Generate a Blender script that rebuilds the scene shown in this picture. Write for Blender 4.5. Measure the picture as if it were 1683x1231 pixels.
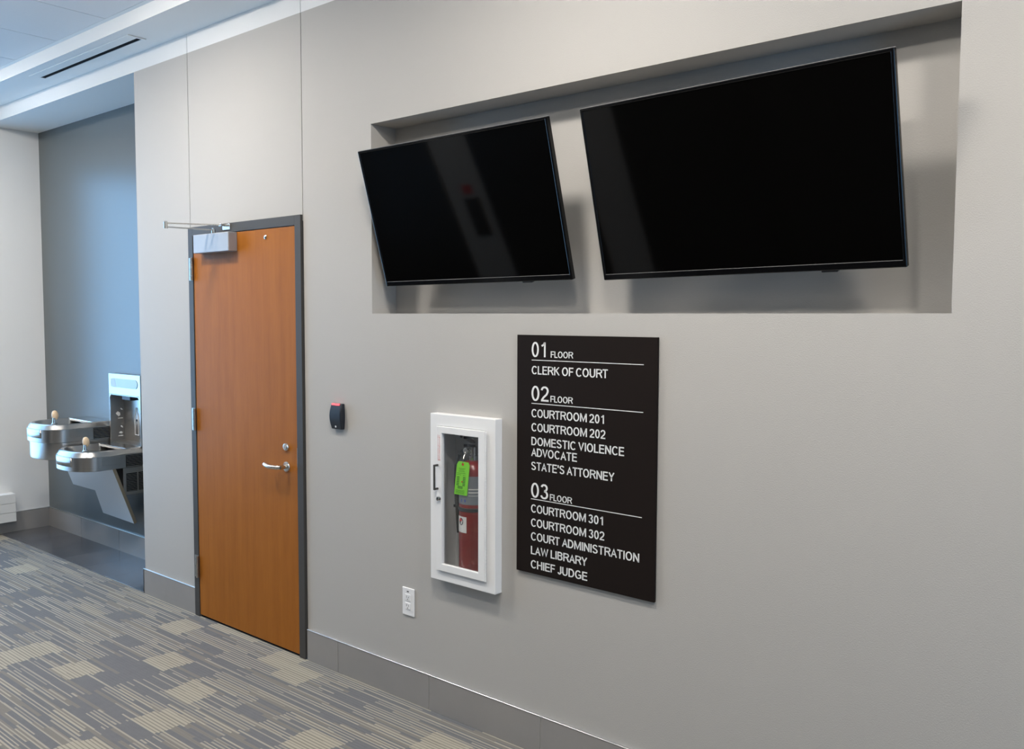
import bpy, bmesh, math, random
from mathutils import Vector, Matrix
random.seed(4)
scene = bpy.context.scene
for o in list(bpy.data.objects):
    bpy.data.objects.remove(o)
COL = scene.collection

# ------------------------------------------------------------------ camera
F_PX, CAM = 1460.8, Vector((4.5866, -2.6421, 1.6973))
YAW, PITCH, ROLL = 0.70253, -0.06403, 0.00331
fw = Vector((-math.sin(YAW) * math.cos(PITCH), math.cos(YAW) * math.cos(PITCH), math.sin(PITCH)))
rt = Vector((math.cos(YAW), math.sin(YAW), 0))
up = rt.cross(fw)
r2 = rt * math.cos(ROLL) + up * math.sin(ROLL)
u2 = up * math.cos(ROLL) - rt * math.sin(ROLL)
cam_data = bpy.data.cameras.new('camera')
cam = bpy.data.objects.new('camera', cam_data)
COL.objects.link(cam)
M = Matrix((r2, u2, -fw)).transposed().to_4x4()
M.translation = CAM
cam.matrix_world = M
cam_data.sensor_fit = 'HORIZONTAL'
cam_data.sensor_width = 36.0
cam_data.lens = 36.0 * F_PX / 1683.0
cam_data.clip_start = 0.05
scene.camera = cam

# ------------------------------------------------------------------ world, exposure
SKY = 8.5
LAMP = 180.0
world = bpy.data.worlds.new('sky')
scene.world = world
world.use_nodes = True
bg = world.node_tree.nodes['Background']
bg.inputs['Color'].default_value = (0.29, 0.59, 1.0, 1)
bg.inputs['Strength'].default_value = SKY
vs = scene.view_settings
vs.view_transform = 'Standard'
vs.look = 'None'
vs.exposure = -0.24
vs.gamma = 1.0
vs.use_curve_mapping = False


def portal(name, loc, rot, sx, sy):
    d = bpy.data.lights.new(name, 'AREA')
    d.shape = 'RECTANGLE'
    d.size, d.size_y = sx, sy
    d.cycles.is_portal = True
    o = bpy.data.objects.new(name, d)
    COL.objects.link(o)
    o.location = loc
    o.rotation_euler = rot


# room numbers (metres): main wall is the plane y = 0, x runs to the right along it, z is up
XL, XR, YB = -2.885, 7.5, -3.0
ALC = 0.378            # depth of the fountain alcove
XE = -0.590            # left end of the main wall
H1, H2, H3 = 3.1378, 3.24, 3.32
WIN1 = (-2.15, -0.03, 0.33, 2.92)
FILL_WIN = (-2.3, -0.9, 0.5, 2.3)  # added opening, out of view, lets in cool fill light
portal('window_portal', (XL - 0.10, (WIN1[0] + WIN1[1]) / 2, (WIN1[2] + WIN1[3]) / 2), (0, -math.pi / 2, 0), WIN1[3] - WIN1[2], WIN1[1] - WIN1[0])
portal('window_portal', (XR + 0.10, (FILL_WIN[0] + FILL_WIN[1]) / 2, (FILL_WIN[2] + FILL_WIN[3]) / 2), (0, math.pi / 2, 0), FILL_WIN[3] - FILL_WIN[2], FILL_WIN[1] - FILL_WIN[0])  # portal of the added fill window

# ------------------------------------------------------------------ materials


class NT:
    """small helper around a material's node tree"""

    def __init__(self, m):
        self.t = m.node_tree
        self.n, self.l = self.t.nodes, self.t.links

    def new(self, typ, **kw):
        nd = self.n.new(typ)
        for k, v in kw.items():
            setattr(nd, k, v)
        return nd

    def put(self, sock, v):
        if hasattr(v, 'is_output') or isinstance(v, bpy.types.NodeSocket):
            self.l.new(v, sock)
        else:
            sock.default_value = v

    def math(self, op, a, b=0.0, c=0.0):
        nd = self.new('ShaderNodeMath', operation=op)
        self.put(nd.inputs[0], a)
        self.put(nd.inputs[1], b)
        self.put(nd.inputs[2], c)
        return nd.outputs[0]

    def wn(self, a, b=None):
        if b is None:
            nd = self.new('ShaderNodeTexWhiteNoise', noise_dimensions='1D')
            self.put(nd.inputs['W'], a)
        else:
            cb = self.new('ShaderNodeCombineXYZ')
            self.put(cb.inputs[0], a)
            self.put(cb.inputs[1], b)
            nd = self.new('ShaderNodeTexWhiteNoise', noise_dimensions='2D')
            self.l.new(cb.outputs[0], nd.inputs['Vector'])
        return nd.outputs['Value']

    def noise(self, vec, scale, detail=3.0, rough=0.5, sc=(1, 1, 1)):
        mp = self.new('ShaderNodeMapping')
        self.l.new(vec, mp.inputs[0])
        mp.inputs['Scale'].default_value = sc
        nd = self.new('ShaderNodeTexNoise')
        self.l.new(mp.outputs[0], nd.inputs['Vector'])
        nd.inputs['Scale'].default_value = scale
        nd.inputs['Detail'].default_value = detail
        nd.inputs['Roughness'].default_value = rough
        return nd.outputs['Fac']

    def mix(self, f, a, b):
        nd = self.new('ShaderNodeMix', data_type='RGBA')
        self.put(nd.inputs[0], f)
        self.put(nd.inputs[6], a)
        self.put(nd.inputs[7], b)
        return nd.outputs[2]

    def ramp(self, f, stops, interp='LINEAR'):
        nd = self.new('ShaderNodeValToRGB')
        cr = nd.color_ramp
        cr.interpolation = interp
        while len(cr.elements) < len(stops):
            cr.elements.new(0.5)
        for e, (p, c) in zip(cr.elements, stops):
            e.position = p
            e.color = c if len(c) == 4 else (*c, 1)
        self.l.new(f, nd.inputs[0])
        return nd.outputs[0]

    def bump(self, h, dist, strength=1.0):
        nd = self.new('ShaderNodeBump')
        nd.inputs['Distance'].default_value = dist
        nd.inputs['Strength'].default_value = strength
        self.l.new(h, nd.inputs['Height'])
        return nd.outputs[0]


def mat(name, col, rough=0.5, metal=0.0, spec=0.5, var=0.0, vscale=6.0, vsc=(1, 1, 1), bump=0.0, bscale=200.0, coat=0.0, emit=None, bsc=(1, 1, 1)):
    m = bpy.data.materials.new(name)
    m.use_nodes = True
    g = NT(m)
    p = g.n['Principled BSDF']
    p.inputs['Base Color'].default_value = (*col, 1)
    p.inputs['Roughness'].default_value = rough
    p.inputs['Metallic'].default_value = metal
    p.inputs['Specular IOR Level'].default_value = spec
    p.inputs['Coat Weight'].default_value = coat
    tc = g.new('ShaderNodeTexCoord').outputs['Object']
    if var > 0:
        f = g.noise(tc, vscale, 4.0, 0.55, vsc)
        lo = tuple(c * (1 - var) for c in col)
        hi = tuple(min(1, c * (1 + var)) for c in col)
        g.l.new(g.mix(f, (*lo, 1), (*hi, 1)), p.inputs['Base Color'])
    if bump > 0:
        g.l.new(g.bump(g.noise(tc, bscale, 2.0, 0.5, bsc), bump), p.inputs['Normal'])
    if emit:
        p.inputs['Emission Color'].default_value = (*emit[0], 1)
        p.inputs['Emission Strength'].default_value = emit[1]
    m['g'] = 1
    return m


PAINT = mat('greige_wall_paint', (0.46, 0.442, 0.415), 0.6, spec=0.22, var=0.015, vscale=1.5, bump=0.0006, bscale=260)
WHITE = mat('white_ceiling_paint', (0.80, 0.80, 0.785), 0.6, spec=0.3, bump=0.0004, bscale=220)
ENDW = mat('off_white_wall_paint', (0.80, 0.795, 0.78), 0.6, spec=0.3, bump=0.0005, bscale=240)
SLATE = mat('slate_accent_paint', (0.120, 0.136, 0.142), 0.30, spec=0.42, bump=0.0005, bscale=240)
GROOVE = mat('reveal_joint', (0.20, 0.19, 0.17), 0.7)
TILEC = mat('ceiling_tile_board', (0.76, 0.765, 0.77), 0.9, spec=0.1, var=0.02, vscale=60, bump=0.0006, bscale=420)
GRID = mat('ceiling_grid', (0.30, 0.31, 0.32), 0.6)
FRAME = mat('bronze_frame_paint', (0.062, 0.058, 0.053), 0.5, spec=0.25, bump=0.0003, bscale=300)
BASET = mat('porcelain_base_tile', (0.30, 0.283, 0.27), 0.26, var=0.07, vscale=5, bump=0.0002, bscale=300)
GROUT = mat('pale_grout', (0.50, 0.49, 0.47), 0.9)
STEEL = mat('brushed_stainless', (0.47, 0.455, 0.435), 0.30, 1.0, var=0.05, vscale=90, vsc=(0.05, 0.05, 1))
STEELB = mat('polished_stainless', (0.66, 0.66, 0.65), 0.16, 1.0)
ALU = mat('satin_aluminium_trim', (0.74, 0.74, 0.73), 0.30, 1.0)
NICKEL = mat('satin_nickel', (0.68, 0.66, 0.62), 0.22, 1.0)
HINGE = mat('dull_nickel_hinge', (0.42, 0.40, 0.36), 0.35, 1.0)
SILVERP = mat('silver_enamel', (0.38, 0.38, 0.39), 0.42, 0.3)
BLACKG = mat('black_gloss_plastic', (0.003, 0.003, 0.0035), 0.14, spec=0.3)
EDGEGLINT = mat('painted_edge_glint', (0.42, 0.41, 0.40), 0.4, 0.2)  # pale grey standing in for glints along the display edges
BLACKP = mat('black_plastic', (0.012, 0.012, 0.014), 0.45)
READER = mat('charcoal_reader_plastic', (0.016, 0.020, 0.028), 0.33)
DARKV = mat('dark_void', (0.004, 0.004, 0.005), 0.9, spec=0.1)
SCREEN = mat('switched_off_screen', (0.0012, 0.0011, 0.0010), 0.05, spec=0.25)
SIGNB = mat('dark_brown_sign_acrylic', (0.0135, 0.0095, 0.0080), 0.6, spec=0.08)
SIGNW = mat('white_sign_lettering', (0.82, 0.82, 0.80), 0.5)
WHITEM = mat('white_powder_coat', (0.83, 0.825, 0.815), 0.38, bump=0.0002, bscale=500)
TUB = mat('grey_white_cabinet_tub', (0.48, 0.49, 0.50), 0.5)
PLATE = mat('white_outlet_plastic', (0.84, 0.835, 0.83), 0.30)
SLOT = mat('outlet_slot', (0.06, 0.06, 0.06), 0.8)
EXTRED = mat('red_extinguisher_enamel', (0.19, 0.005, 0.003), 0.28, coat=0.1)
EXTLAB = mat('grey_extinguisher_label', (0.17, 0.19, 0.215), 0.32, var=0.12, vscale=30, vsc=(1, 1, 5))
RUBBER = mat('black_rubber', (0.010, 0.010, 0.010), 0.55)
TAGG = mat('lime_green_tag', (0.21, 0.62, 0.045), 0.55)
TAGINK = mat('tag_print', (0.055, 0.19, 0.02), 0.6)
TAGRED = mat('tag_eyelet_red', (0.50, 0.05, 0.02), 0.5)
STICK = mat('white_sticker', (0.68, 0.68, 0.66), 0.4)
REDINK = mat('red_print', (0.62, 0.035, 0.03), 0.5)
PINK = mat('faded_red_print', (0.60, 0.23, 0.21), 0.6)
BLUEINK = mat('blue_print', (0.03, 0.07, 0.30), 0.5)
BEIGE = mat('beige_bubbler_guard', (0.66, 0.50, 0.33), 0.45)
HEATER = mat('white_heater_enamel', (0.72, 0.72, 0.705), 0.4)
LEDRED = mat('red_reader_light', (0.9, 0.05, 0.06), 0.3, emit=((1.0, 0.10, 0.12), 2.2))
LENS = mat('lamp_diffuser', (0.9, 0.9, 0.9), 0.4, emit=((1.0, 0.945, 0.872), LAMP))
ELEV = mat('dark_bronze_lift_door', (0.022, 0.020, 0.018), 0.45, 0.3)
DARKPANEL = mat('dark_stained_panelling', (0.020, 0.017, 0.015), 0.5)
PICTO = mat('pictogram_grey', (0.72, 0.72, 0.72), 0.5)
DISPLAY = mat('filler_display_window', (0.30, 0.36, 0.42), 0.12, spec=0.6)
APRON = mat('satin_steel_apron', (0.66, 0.67, 0.68), 0.42, 0.6)
TIPS = mat('brass_brown_edge', (0.30, 0.26, 0.19), 0.4, 0.6)


def glass_mat(name, tint, refl):
    m = bpy.data.materials.new(name)
    m.use_nodes = True
    g = NT(m)
    for nd in list(g.n):
        if nd.type == 'BSDF_PRINCIPLED':
            g.n.remove(nd)
    out = next(nd for nd in g.n if nd.type == 'OUTPUT_MATERIAL')
    tr = g.new('ShaderNodeBsdfTransparent')
    tr.inputs[0].default_value = (*tint, 1)
    gl = g.new('ShaderNodeBsdfGlossy')
    gl.inputs['Roughness'].default_value = 0.02
    fr = g.new('ShaderNodeFresnel')
    fr.inputs[0].default_value = 1.45
    mx = g.new('ShaderNodeMixShader')
    g.l.new(g.math('MULTIPLY', fr.outputs[0], refl), mx.inputs[0])
    g.l.new(tr.outputs[0], mx.inputs[1])
    g.l.new(gl.outputs[0], mx.inputs[2])
    g.l.new(mx.outputs[0], out.inputs[0])
    return m


GLASS = glass_mat('clear_window_glass', (0.97, 0.985, 0.98), 0.6)
CABGLASS = glass_mat('clear_cabinet_glazing', (0.985, 0.985, 0.98), 0.12)


def carpet_mat():
    m = bpy.data.materials.new('striped_block_carpet')
    m.use_nodes = True
    g = NT(m)
    p = g.n['Principled BSDF']
    tc = g.new('ShaderNodeTexCoord').outputs['Object']
    sp = g.new('ShaderNodeSeparateXYZ')
    g.l.new(tc, sp.inputs[0])
    X, Y = sp.outputs[0], sp.outputs[1]
    v = g.math('DIVIDE', Y, 0.0160)
    row = g.math('FLOOR', v)
    u = g.math('FRACT', v)
    # thin cream lines, each broken into segments of its own
    cr = g.math('FLOOR', g.math('DIVIDE', g.math('ADD', X, g.math('MULTIPLY', g.wn(row), 3.0)), 0.30))
    on0 = g.math('LESS_THAN', g.wn(row, cr), 0.70)
    # blocks of solid grey and solid cream
    j1 = g.math('MULTIPLY', g.math('SUBTRACT', g.wn(g.math('ADD', row, 3.3)), 0.5), 0.014)
    grp = g.math('FLOOR', g.math('DIVIDE', row, 7.0))
    j2 = g.math('MULTIPLY', g.math('SUBTRACT', g.wn(g.math('ADD', grp, 77.3)), 0.5), 0.06)
    jx = g.math('ADD', X, g.math('ADD', j1, j2))
    col = g.math('FLOOR', g.math('DIVIDE', jx, 0.205))
    yo = g.math('ADD', Y, g.math('MULTIPLY', g.wn(col), 0.43))
    cy = g.math('FLOOR', g.math('DIVIDE', yo, 0.165))
    t = g.wn(col, cy)
    dark = g.math('MULTIPLY', g.math('LESS_THAN', t, 0.22), g.math('LESS_THAN', g.wn(g.math('ADD', row, 9.1), col), 0.86))
    light = g.math('GREATER_THAN', t, 0.83)
    on = g.math('MAXIMUM', g.math('MULTIPLY', on0, g.math('SUBTRACT', 1.0, dark)), light)
    dj = g.math('ADD', 0.45, g.math('MULTIPLY', g.math('SUBTRACT', g.wn(g.math('ADD', row, 5.5), cr), 0.5), 0.26))
    dj = g.math('ADD', dj, g.math('MULTIPLY', light, 0.16))
    stripe = g.math('MULTIPLY', on, g.math('LESS_THAN', u, dj))
    speck = g.noise(tc, 420.0, 2.0, 0.6)
    grey = g.mix(speck, (0.085, 0.087, 0.095, 1), (0.180, 0.180, 0.188, 1))
    warm = g.wn(g.math('ADD', row, 11.0), cr)
    taupe = g.mix(g.math('GREATER_THAN', warm, 0.74), grey, (0.190, 0.175, 0.152, 1))
    gap = g.mix(light, taupe, (0.225, 0.204, 0.162, 1))
    cream = g.mix(speck, (0.28, 0.255, 0.205, 1), (0.46, 0.425, 0.345, 1))
    dim = g.math('MULTIPLY', g.math('MULTIPLY', g.wn(g.math('ADD', row, 21.7), cr), 0.62), g.math('SUBTRACT', 1.0, light))
    cream = g.mix(dim, cream, (0.20, 0.195, 0.185, 1))
    blot = g.noise(tc, 22.0, 3.0, 0.6)
    gap = g.mix(g.math('MULTIPLY', blot, 0.35), gap, (0.215, 0.212, 0.205, 1))
    c = g.mix(stripe, gap, cream)
    g.l.new(c, p.inputs['Base Color'])
    p.inputs['Roughness'].default_value = 0.95
    p.inputs['Specular IOR Level'].default_value = 0.12
    h = g.math('ADD', g.math('MULTIPLY', g.math('SINE', g.math('MULTIPLY', v, 6.2832)), 0.4), speck)
    g.l.new(g.bump(h, 0.0016, 0.8), p.inputs['Normal'])
    return m


def wood_mat():
    m = bpy.data.materials.new('cherry_veneer')
    m.use_nodes = True
    g = NT(m)
    p = g.n['Principled BSDF']
    tc = g.new('ShaderNodeTexCoord').outputs['Object']
    n1 = g.noise(tc, 4.0, 5.0, 0.6, (4.5, 4.5, 0.32))
    n2 = g.noise(tc, 30.0, 4.0, 0.6, (6.0, 6.0, 0.22))
    n3 = g.noise(tc, 9.0, 3.0, 0.5, (2.0, 2.0, 0.8))
    f = g.math('ADD', g.math('MULTIPLY', n1, 0.55), g.math('ADD', g.math('MULTIPLY', n2, 0.30), g.math('MULTIPLY', n3, 0.18)))
    c = g.ramp(f, [(0.25, (0.262, 0.086, 0.010)), (0.5, (0.330, 0.112, 0.015)), (0.75, (0.388, 0.138, 0.021))])
    g.l.new(c, p.inputs['Base Color'])
    p.inputs['Roughness'].default_value = 0.5
    p.inputs['Specular IOR Level'].default_value = 0.12
    g.l.new(g.bump(n2, 0.0004, 0.4), p.inputs['Normal'])
    return m


def vinyl_mat():
    m = bpy.data.materials.new('charcoal_vinyl_tile')
    m.use_nodes = True
    g = NT(m)
    p = g.n['Principled BSDF']
    tc = g.new('ShaderNodeTexCoord').outputs['Object']
    oi = g.new('ShaderNodeObjectInfo').outputs['Random']
    n = g.noise(tc, 5.0, 4.0, 0.6, (3.0, 0.5, 1.0))
    f = g.math('ADD', g.math('MULTIPLY', n, 0.8), g.math('MULTIPLY', oi, 0.45))
    c = g.ramp(f, [(0.3, (0.040, 0.041, 0.046)), (0.8, (0.098, 0.098, 0.105))])
    g.l.new(c, p.inputs['Base Color'])
    p.inputs['Roughness'].default_value = 0.22
    p.inputs['Specular IOR Level'].default_value = 0.8
    return m


CARPET, WOOD, VINYL = carpet_mat(), wood_mat(), vinyl_mat()

# ------------------------------------------------------------------ mesh helpers
ORG = {}


class MB:
    """collects shapes in world (or local) coordinates; build() links them as one mesh object"""

    def __init__(self):
        self.v, self.f, self.s = [], [], []

    def add(self, vs_, fs, smooth=False):
        b = len(self.v)
        self.v += [tuple(a) for a in vs_]
        self.f += [tuple(b + i for i in f) for f in fs]
        self.s += [smooth] * len(fs)
        return self

    def box(self, x0, x1, y0, y1, z0, z1):
        vs_ = [(x, y, z) for z in (z0, z1) for y in (y0, y1) for x in (x0, x1)]
        return self.add(vs_, [(0, 2, 3, 1), (4, 5, 7, 6), (0, 1, 5, 4), (2, 6, 7, 3), (0, 4, 6, 2), (1, 3, 7, 5)])

    def rings(self, rs, closed=True, cap=(True, True), smooth=True):
        n = len(rs[0])
        vs_ = [p for r in rs for p in r]
        fs = []
        for i in range(len(rs) - 1):
            for k in range(n if closed else n - 1):
                a, b = i * n + k, i * n + (k + 1) % n
                fs.append((a, b, b + n, a + n))
        self.add(vs_, fs, smooth)
        base = len(self.v) - len(vs_)
        if cap[0]:
            self.f.append(tuple(base + k for k in reversed(range(n))))
            self.s.append(False)
        if cap[1]:
            self.f.append(tuple(base + (len(rs) - 1) * n + k for k in range(n)))
            self.s.append(False)
        return self

    def tube(self, pts, r, seg=10, flat=1.0):
        pts = [Vector(p) for p in pts]
        rs = []
        for i, p in enumerate(pts):
            d = (pts[min(i + 1, len(pts) - 1)] - pts[max(i - 1, 0)]).normalized()
            ref = Vector((0, 0, 1)) if abs(d.z) < 0.9 else Vector((1, 0, 0))
            a = d.cross(ref).normalized()
            b = a.cross(d).normalized()
            rad = r[i] if isinstance(r, (list, tuple)) else r
            rs.append([p + a * (math.cos(t) * rad) + b * (math.sin(t) * rad * flat) for t in [2 * math.pi * k / seg for k in range(seg)]])
        return self.rings(rs)

    def lathe(self, cx, cy, prof, seg=24, cap=(True, True)):
        rs = [[(cx + r * math.cos(2 * math.pi * k / seg), cy + r * math.sin(2 * math.pi * k / seg), z) for k in range(seg)] for r, z in prof]
        return self.rings(rs, cap=cap)

    def lathe_y(self, cx, cz, prof, seg=20):
        """lathe about a line parallel to y; prof = (radius, y)"""
        rs = [[(cx + r * math.cos(2 * math.pi * k / seg), y, cz + r * math.sin(2 * math.pi * k / seg)) for k in range(seg)] for r, y in prof]
        return self.rings(rs)

    def prism(self, poly, fn, d0, d1):
        """poly in 2D, fn(u, v, d) -> 3D"""
        n = len(poly)
        vs_ = [fn(u, v, d0) for u, v in poly] + [fn(u, v, d1) for u, v in poly]
        fs = [tuple(reversed(range(n))), tuple(range(n, 2 * n))] + [(k, (k + 1) % n, n + (k + 1) % n, n + k) for k in range(n)]
        return self.add(vs_, fs)

    def build(self, name, m, parent=None, bevel=0.0, seg=2, local=False, sharp=38):
        me = bpy.data.meshes.new(name)
        o0 = Vector((0, 0, 0)) if (parent is None or local) else ORG.get(parent.name, Vector((0, 0, 0)))
        me.from_pydata([tuple(Vector(a) - o0) for a in self.v], [], self.f)
        bm = bmesh.new()
        bm.from_mesh(me)
        bmesh.ops.recalc_face_normals(bm, faces=bm.faces)
        bm.to_mesh(me)
        bm.free()
        for p, s in zip(me.polygons, self.s):
            p.use_smooth = s
        if any(self.s):
            me.set_sharp_from_angle(angle=math.radians(sharp))
        me.materials.append(m)
        ob = bpy.data.objects.new(name, me)
        COL.objects.link(ob)
        if parent is not None:
            ob.parent = parent
        ORG[ob.name] = o0
        if bevel > 0:
            b = ob.modifiers.new('bevel', 'BEVEL')
            b.width, b.segments, b.limit_method, b.angle_limit = bevel, seg, 'ANGLE', math.radians(40)
        return ob


def box(x0, x1, y0, y1, z0, z1):
    return MB().box(x0, x1, y0, y1, z0, z1)


def tag(o, label=None, cat=None, group=None, kind=None):
    for k, v in (('label', label), ('category', cat), ('group', group), ('kind', kind)):
        if v:
            o[k] = v
    return o


def empty(name, loc):
    o = bpy.data.objects.new(name, None)
    COL.objects.link(o)
    o.location = loc
    o.empty_display_size = 0.05
    ORG[o.name] = Vector(loc)
    return o


def slab(mb, a, b, holes, to3, d0, d1):
    """flat panel a=(u0,u1) b=(v0,v1) with rectangular holes; to3(u,v,d) -> point; thickness d0..d1"""
    us = sorted({a[0], a[1], *[h[0] for h in holes], *[h[1] for h in holes]})
    vv = sorted({b[0], b[1], *[h[2] for h in holes], *[h[3] for h in holes]})
    us = [u for u in us if a[0] <= u <= a[1]]
    vv = [v for v in vv if b[0] <= v <= b[1]]

    def hole(i, j):
        if i < 0 or j < 0 or i >= len(us) - 1 or j >= len(vv) - 1:
            return True
        cu, cv = (us[i] + us[i + 1]) / 2, (vv[j] + vv[j + 1]) / 2
        return any(h[0] < cu < h[1] and h[2] < cv < h[3] for h in holes)
    idx, V, Fc = {}, [], []

    def vid(i, j, d):
        k = (i, j, d)
        if k not in idx:
            idx[k] = len(V)
            V.append(to3(us[i], vv[j], (d0, d1)[d]))
        return idx[k]
    for i in range(len(us) - 1):
        for j in range(len(vv) - 1):
            if hole(i, j):
                continue
            for d in (0, 1):
                Fc.append((vid(i, j, d), vid(i + 1, j, d), vid(i + 1, j + 1, d), vid(i, j + 1, d)))
            for (di, dj, p, q) in ((-1, 0, (i, j), (i, j + 1)), (1, 0, (i + 1, j), (i + 1, j + 1)), (0, -1, (i, j), (i + 1, j)), (0, 1, (i, j + 1), (i + 1, j + 1))):
                if hole(i + di, j + dj):
                    Fc.append((vid(*p, 0), vid(*q, 0), vid(*q, 1), vid(*p, 1)))
    return mb.add(V, Fc)


XZ = lambda u, v, d: (u, d, v)
YZ = lambda u, v, d: (d, u, v)

# ------------------------------------------------------------------ the room shell
REC = (1.5272, 3.9270, 1.7126, 2.5494)     # display recess
RECD = 0.1445
TUBH = (1.944, 2.294, 0.606, 1.292)        # hole for the extinguisher cabinet
S1, S2 = 0.0071, 1.0280                    # reveal joints above the door
DOORH = (0.030, 0.996, -0.01, 2.160)

floor = tag(box(XL, XR, YB, 0.0, -0.08, 0.0).build('floor', CARPET), 'grey and cream striped block carpet across the corridor', 'floor', kind='structure')
alc_floor = tag(box(XL, XE, 0.0, ALC, -0.08, -0.004).build('floor_alcove', GROUT), 'dark vinyl tile floor strip under the drinking fountain', 'floor', kind='structure')
vt = None
xs_v = [XL, -2.480, -2.125, -1.780, -1.435, -1.090, -0.745, XE]
for k in range(7):
    w = xs_v[k + 1] - xs_v[k] - 0.0012
    if vt is None:
        vt = box(-0.5, 0.5, 0.002, ALC - 0.001, -0.004, 0.0005).build('vinyl_tile', VINYL, alc_floor)
        t = vt
    else:
        t = vt.copy()
        COL.objects.link(t)
    t.location = ((xs_v[k] + xs_v[k + 1]) / 2, 0, 0)
    t.scale = (w, 1, 1)
tag(box(XL, XE - 0.004, -0.003, 0.002, -0.002, 0.0035).build('trim_1', ALU), 'thin pale metal edge strip between carpet and vinyl', 'trim', kind='structure')

# main wall: core with a paint panel either side of the reveal joints
mb = MB()
RECC = (REC[0] - 0.008, REC[1] + 0.008, REC[2] - 0.008, REC[3] + 0.008)
slab(mb, (XE, XR), (0, H2 + 0.2), [RECC, TUBH, DOORH], XZ, 0.010, RECD)
wall = tag(mb.build('wall_front', GROOVE), 'greige main wall with recessed display niche', 'wall', kind='structure')
g2 = 0.0028
slab(MB(), (XE, S1 - g2), (0, H1), [DOORH], XZ, 0.0, 0.0102).build('wall_panel', PAINT, wall)
slab(MB(), (S1 + g2, S2 - g2), (2.16, H1), [], XZ, 0.0, 0.0102).build('wall_panel', PAINT, wall)
slab(MB(), (S2 + g2, XR), (0, H1), [REC, TUBH], XZ, 0.0, 0.0102).build('wall_panel', PAINT, wall)
for a, b in ((XL, S1 - g2), (S1 + g2, S2 - g2), (S2 + g2, XR)):
    box(a, b, 0.0, 0.0102, H1, H2).build('header_panel', WHITE, wall)
box(XE, XE + 0.012, 0.010, ALC, 0, H1).build('return_panel', PAINT, wall)
# recess lining
mb = MB()
x0, x1, z0, z1 = REC
mb.box(x0 - 0.02, x1 + 0.02, RECD, RECD + 0.02, z0 - 0.02, z1 + 0.02)
mb.box(x0 - 0.01, x0, 0.0103, RECD, z0 - 0.01, z1 + 0.01)
mb.box(x1, x1 + 0.01, 0.0103, RECD, z0 - 0.01, z1 + 0.01)
mb.box(x0 - 0.01, x1 + 0.01, 0.0103, RECD, z0 - 0.01, z0)
mb.box(x0 - 0.01, x1 + 0.01, 0.0103, RECD, z1, z1 + 0.01)
mb.build('recess_lining', PAINT, wall)

# alcove
FIL = (-1.712, -1.284, 0.80, 1.142)        # bottle filler niche goes through the wall face
tag(slab(MB(), (XL, XE + 0.012), (0, H1 + 0.1), [FIL], XZ, ALC, ALC + 0.09).build('wall_alcove', SLATE), 'dark slate painted wall behind the drinking fountain', 'wall', kind='structure')
tag(box(XL, XE + 0.012, 0.0102, ALC, H1, H1 + 0.05).build('ceiling_alcove', WHITE), 'white ceiling of the fountain alcove', 'ceiling', kind='structure')
# end wall with window
tag(slab(MB(), (YB, ALC + 0.09), (0, H3 + 0.1), [WIN1], YZ, XL - 0.14, XL).build('wall_left', ENDW), 'off-white end wall left of the fountain alcove', 'wall', kind='structure')
tag(slab(MB(), (YB, 0.3), (0, H3 + 0.1), [FILL_WIN], YZ, XR, XR + 0.14).build('wall_right', ENDW), 'off-white end wall beyond the displays', 'wall', kind='structure')


def window(name, xw, w, sgn, label, dep=0.045):
    y0, y1, z0, z1 = w
    root = tag(empty(name, (xw, (y0 + y1) / 2, z0)), label, 'window', kind='structure')
    xa, xb = (xw + sgn * dep, xw + sgn * (dep + 0.05))
    xa, xb = min(xa, xb), max(xa, xb)
    t = 0.05
    mb = MB()
    mb.box(xa, xb, y0, y1, z0, z0 + t).box(xa, xb, y0, y1, z1 - t, z1).box(xa, xb, y0, y0 + t, z0 + t, z1 - t).box(xa, xb, y1 - t, y1, z0 + t, z1 - t)
    mb.build('window_frame', FRAME, root)
    ym = (y0 + y1) / 2
    box(xa, xb, ym - 0.025, ym + 0.025, z0 + t, z1 - t).build('mullion', FRAME, root)
    xm = (xa + xb) / 2
    for a, b in ((y0 + t, ym - 0.025), (ym + 0.025, y1 - t)):
        box(xm - 0.003, xm + 0.003, a, b, z0 + t, z1 - t).build('pane', GLASS, root)


window('window_1', XL, WIN1, -1, 'tall dark framed window in the left end wall', 0.06)
window('added_window', XR, FILL_WIN, 1, 'unseen window added in the right end wall for cool fill light')  # made-up window, only there to supply cool fill from the right

# soffit, ceiling and its tiles
soffit = tag(box(XL, XR, -0.265, 0.0, H2, H3 + 0.10).build('ceiling_soffit', WHITE), 'white dropped soffit running along the wall head', 'ceiling', kind='structure')
ceil = tag(box(XL, XR, YB, -0.265, H3, H3 + 0.06).build('ceiling', GRID), 'suspended ceiling of white square tiles', 'ceiling', kind='structure')
box(XL, XR, -0.292, -0.265, H3 - 0.004, H3).build('perimeter_angle', WHITE, ceil)
tile0 = None
gx = [XL] + [-2.754 + 0.61 * k for k in range(0, 17)] + [XR]
gy = [-0.292 - 0.61 * k for k in range(5)] + [YB]
for i in range(len(gx) - 1):
    for j in range(len(gy) - 1):
        ax, bx_, ay, by = gx[i], gx[i + 1], gy[j + 1], gy[j]
        if bx_ - ax < 0.03 or by - ay < 0.03:
            continue
        if tile0 is None:
            tile0 = box(-0.5, 0.5, -0.5, 0.5, -0.005, 0.0).build('ceiling_tile', TILEC, ceil)
            t = tile0
        else:
            t = tile0.copy()
            COL.objects.link(t)
        t.location = ((ax + bx_) / 2, (ay + by) / 2, H3)
        t.scale = (bx_ - ax - 0.007, by - ay - 0.007, 1)

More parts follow.
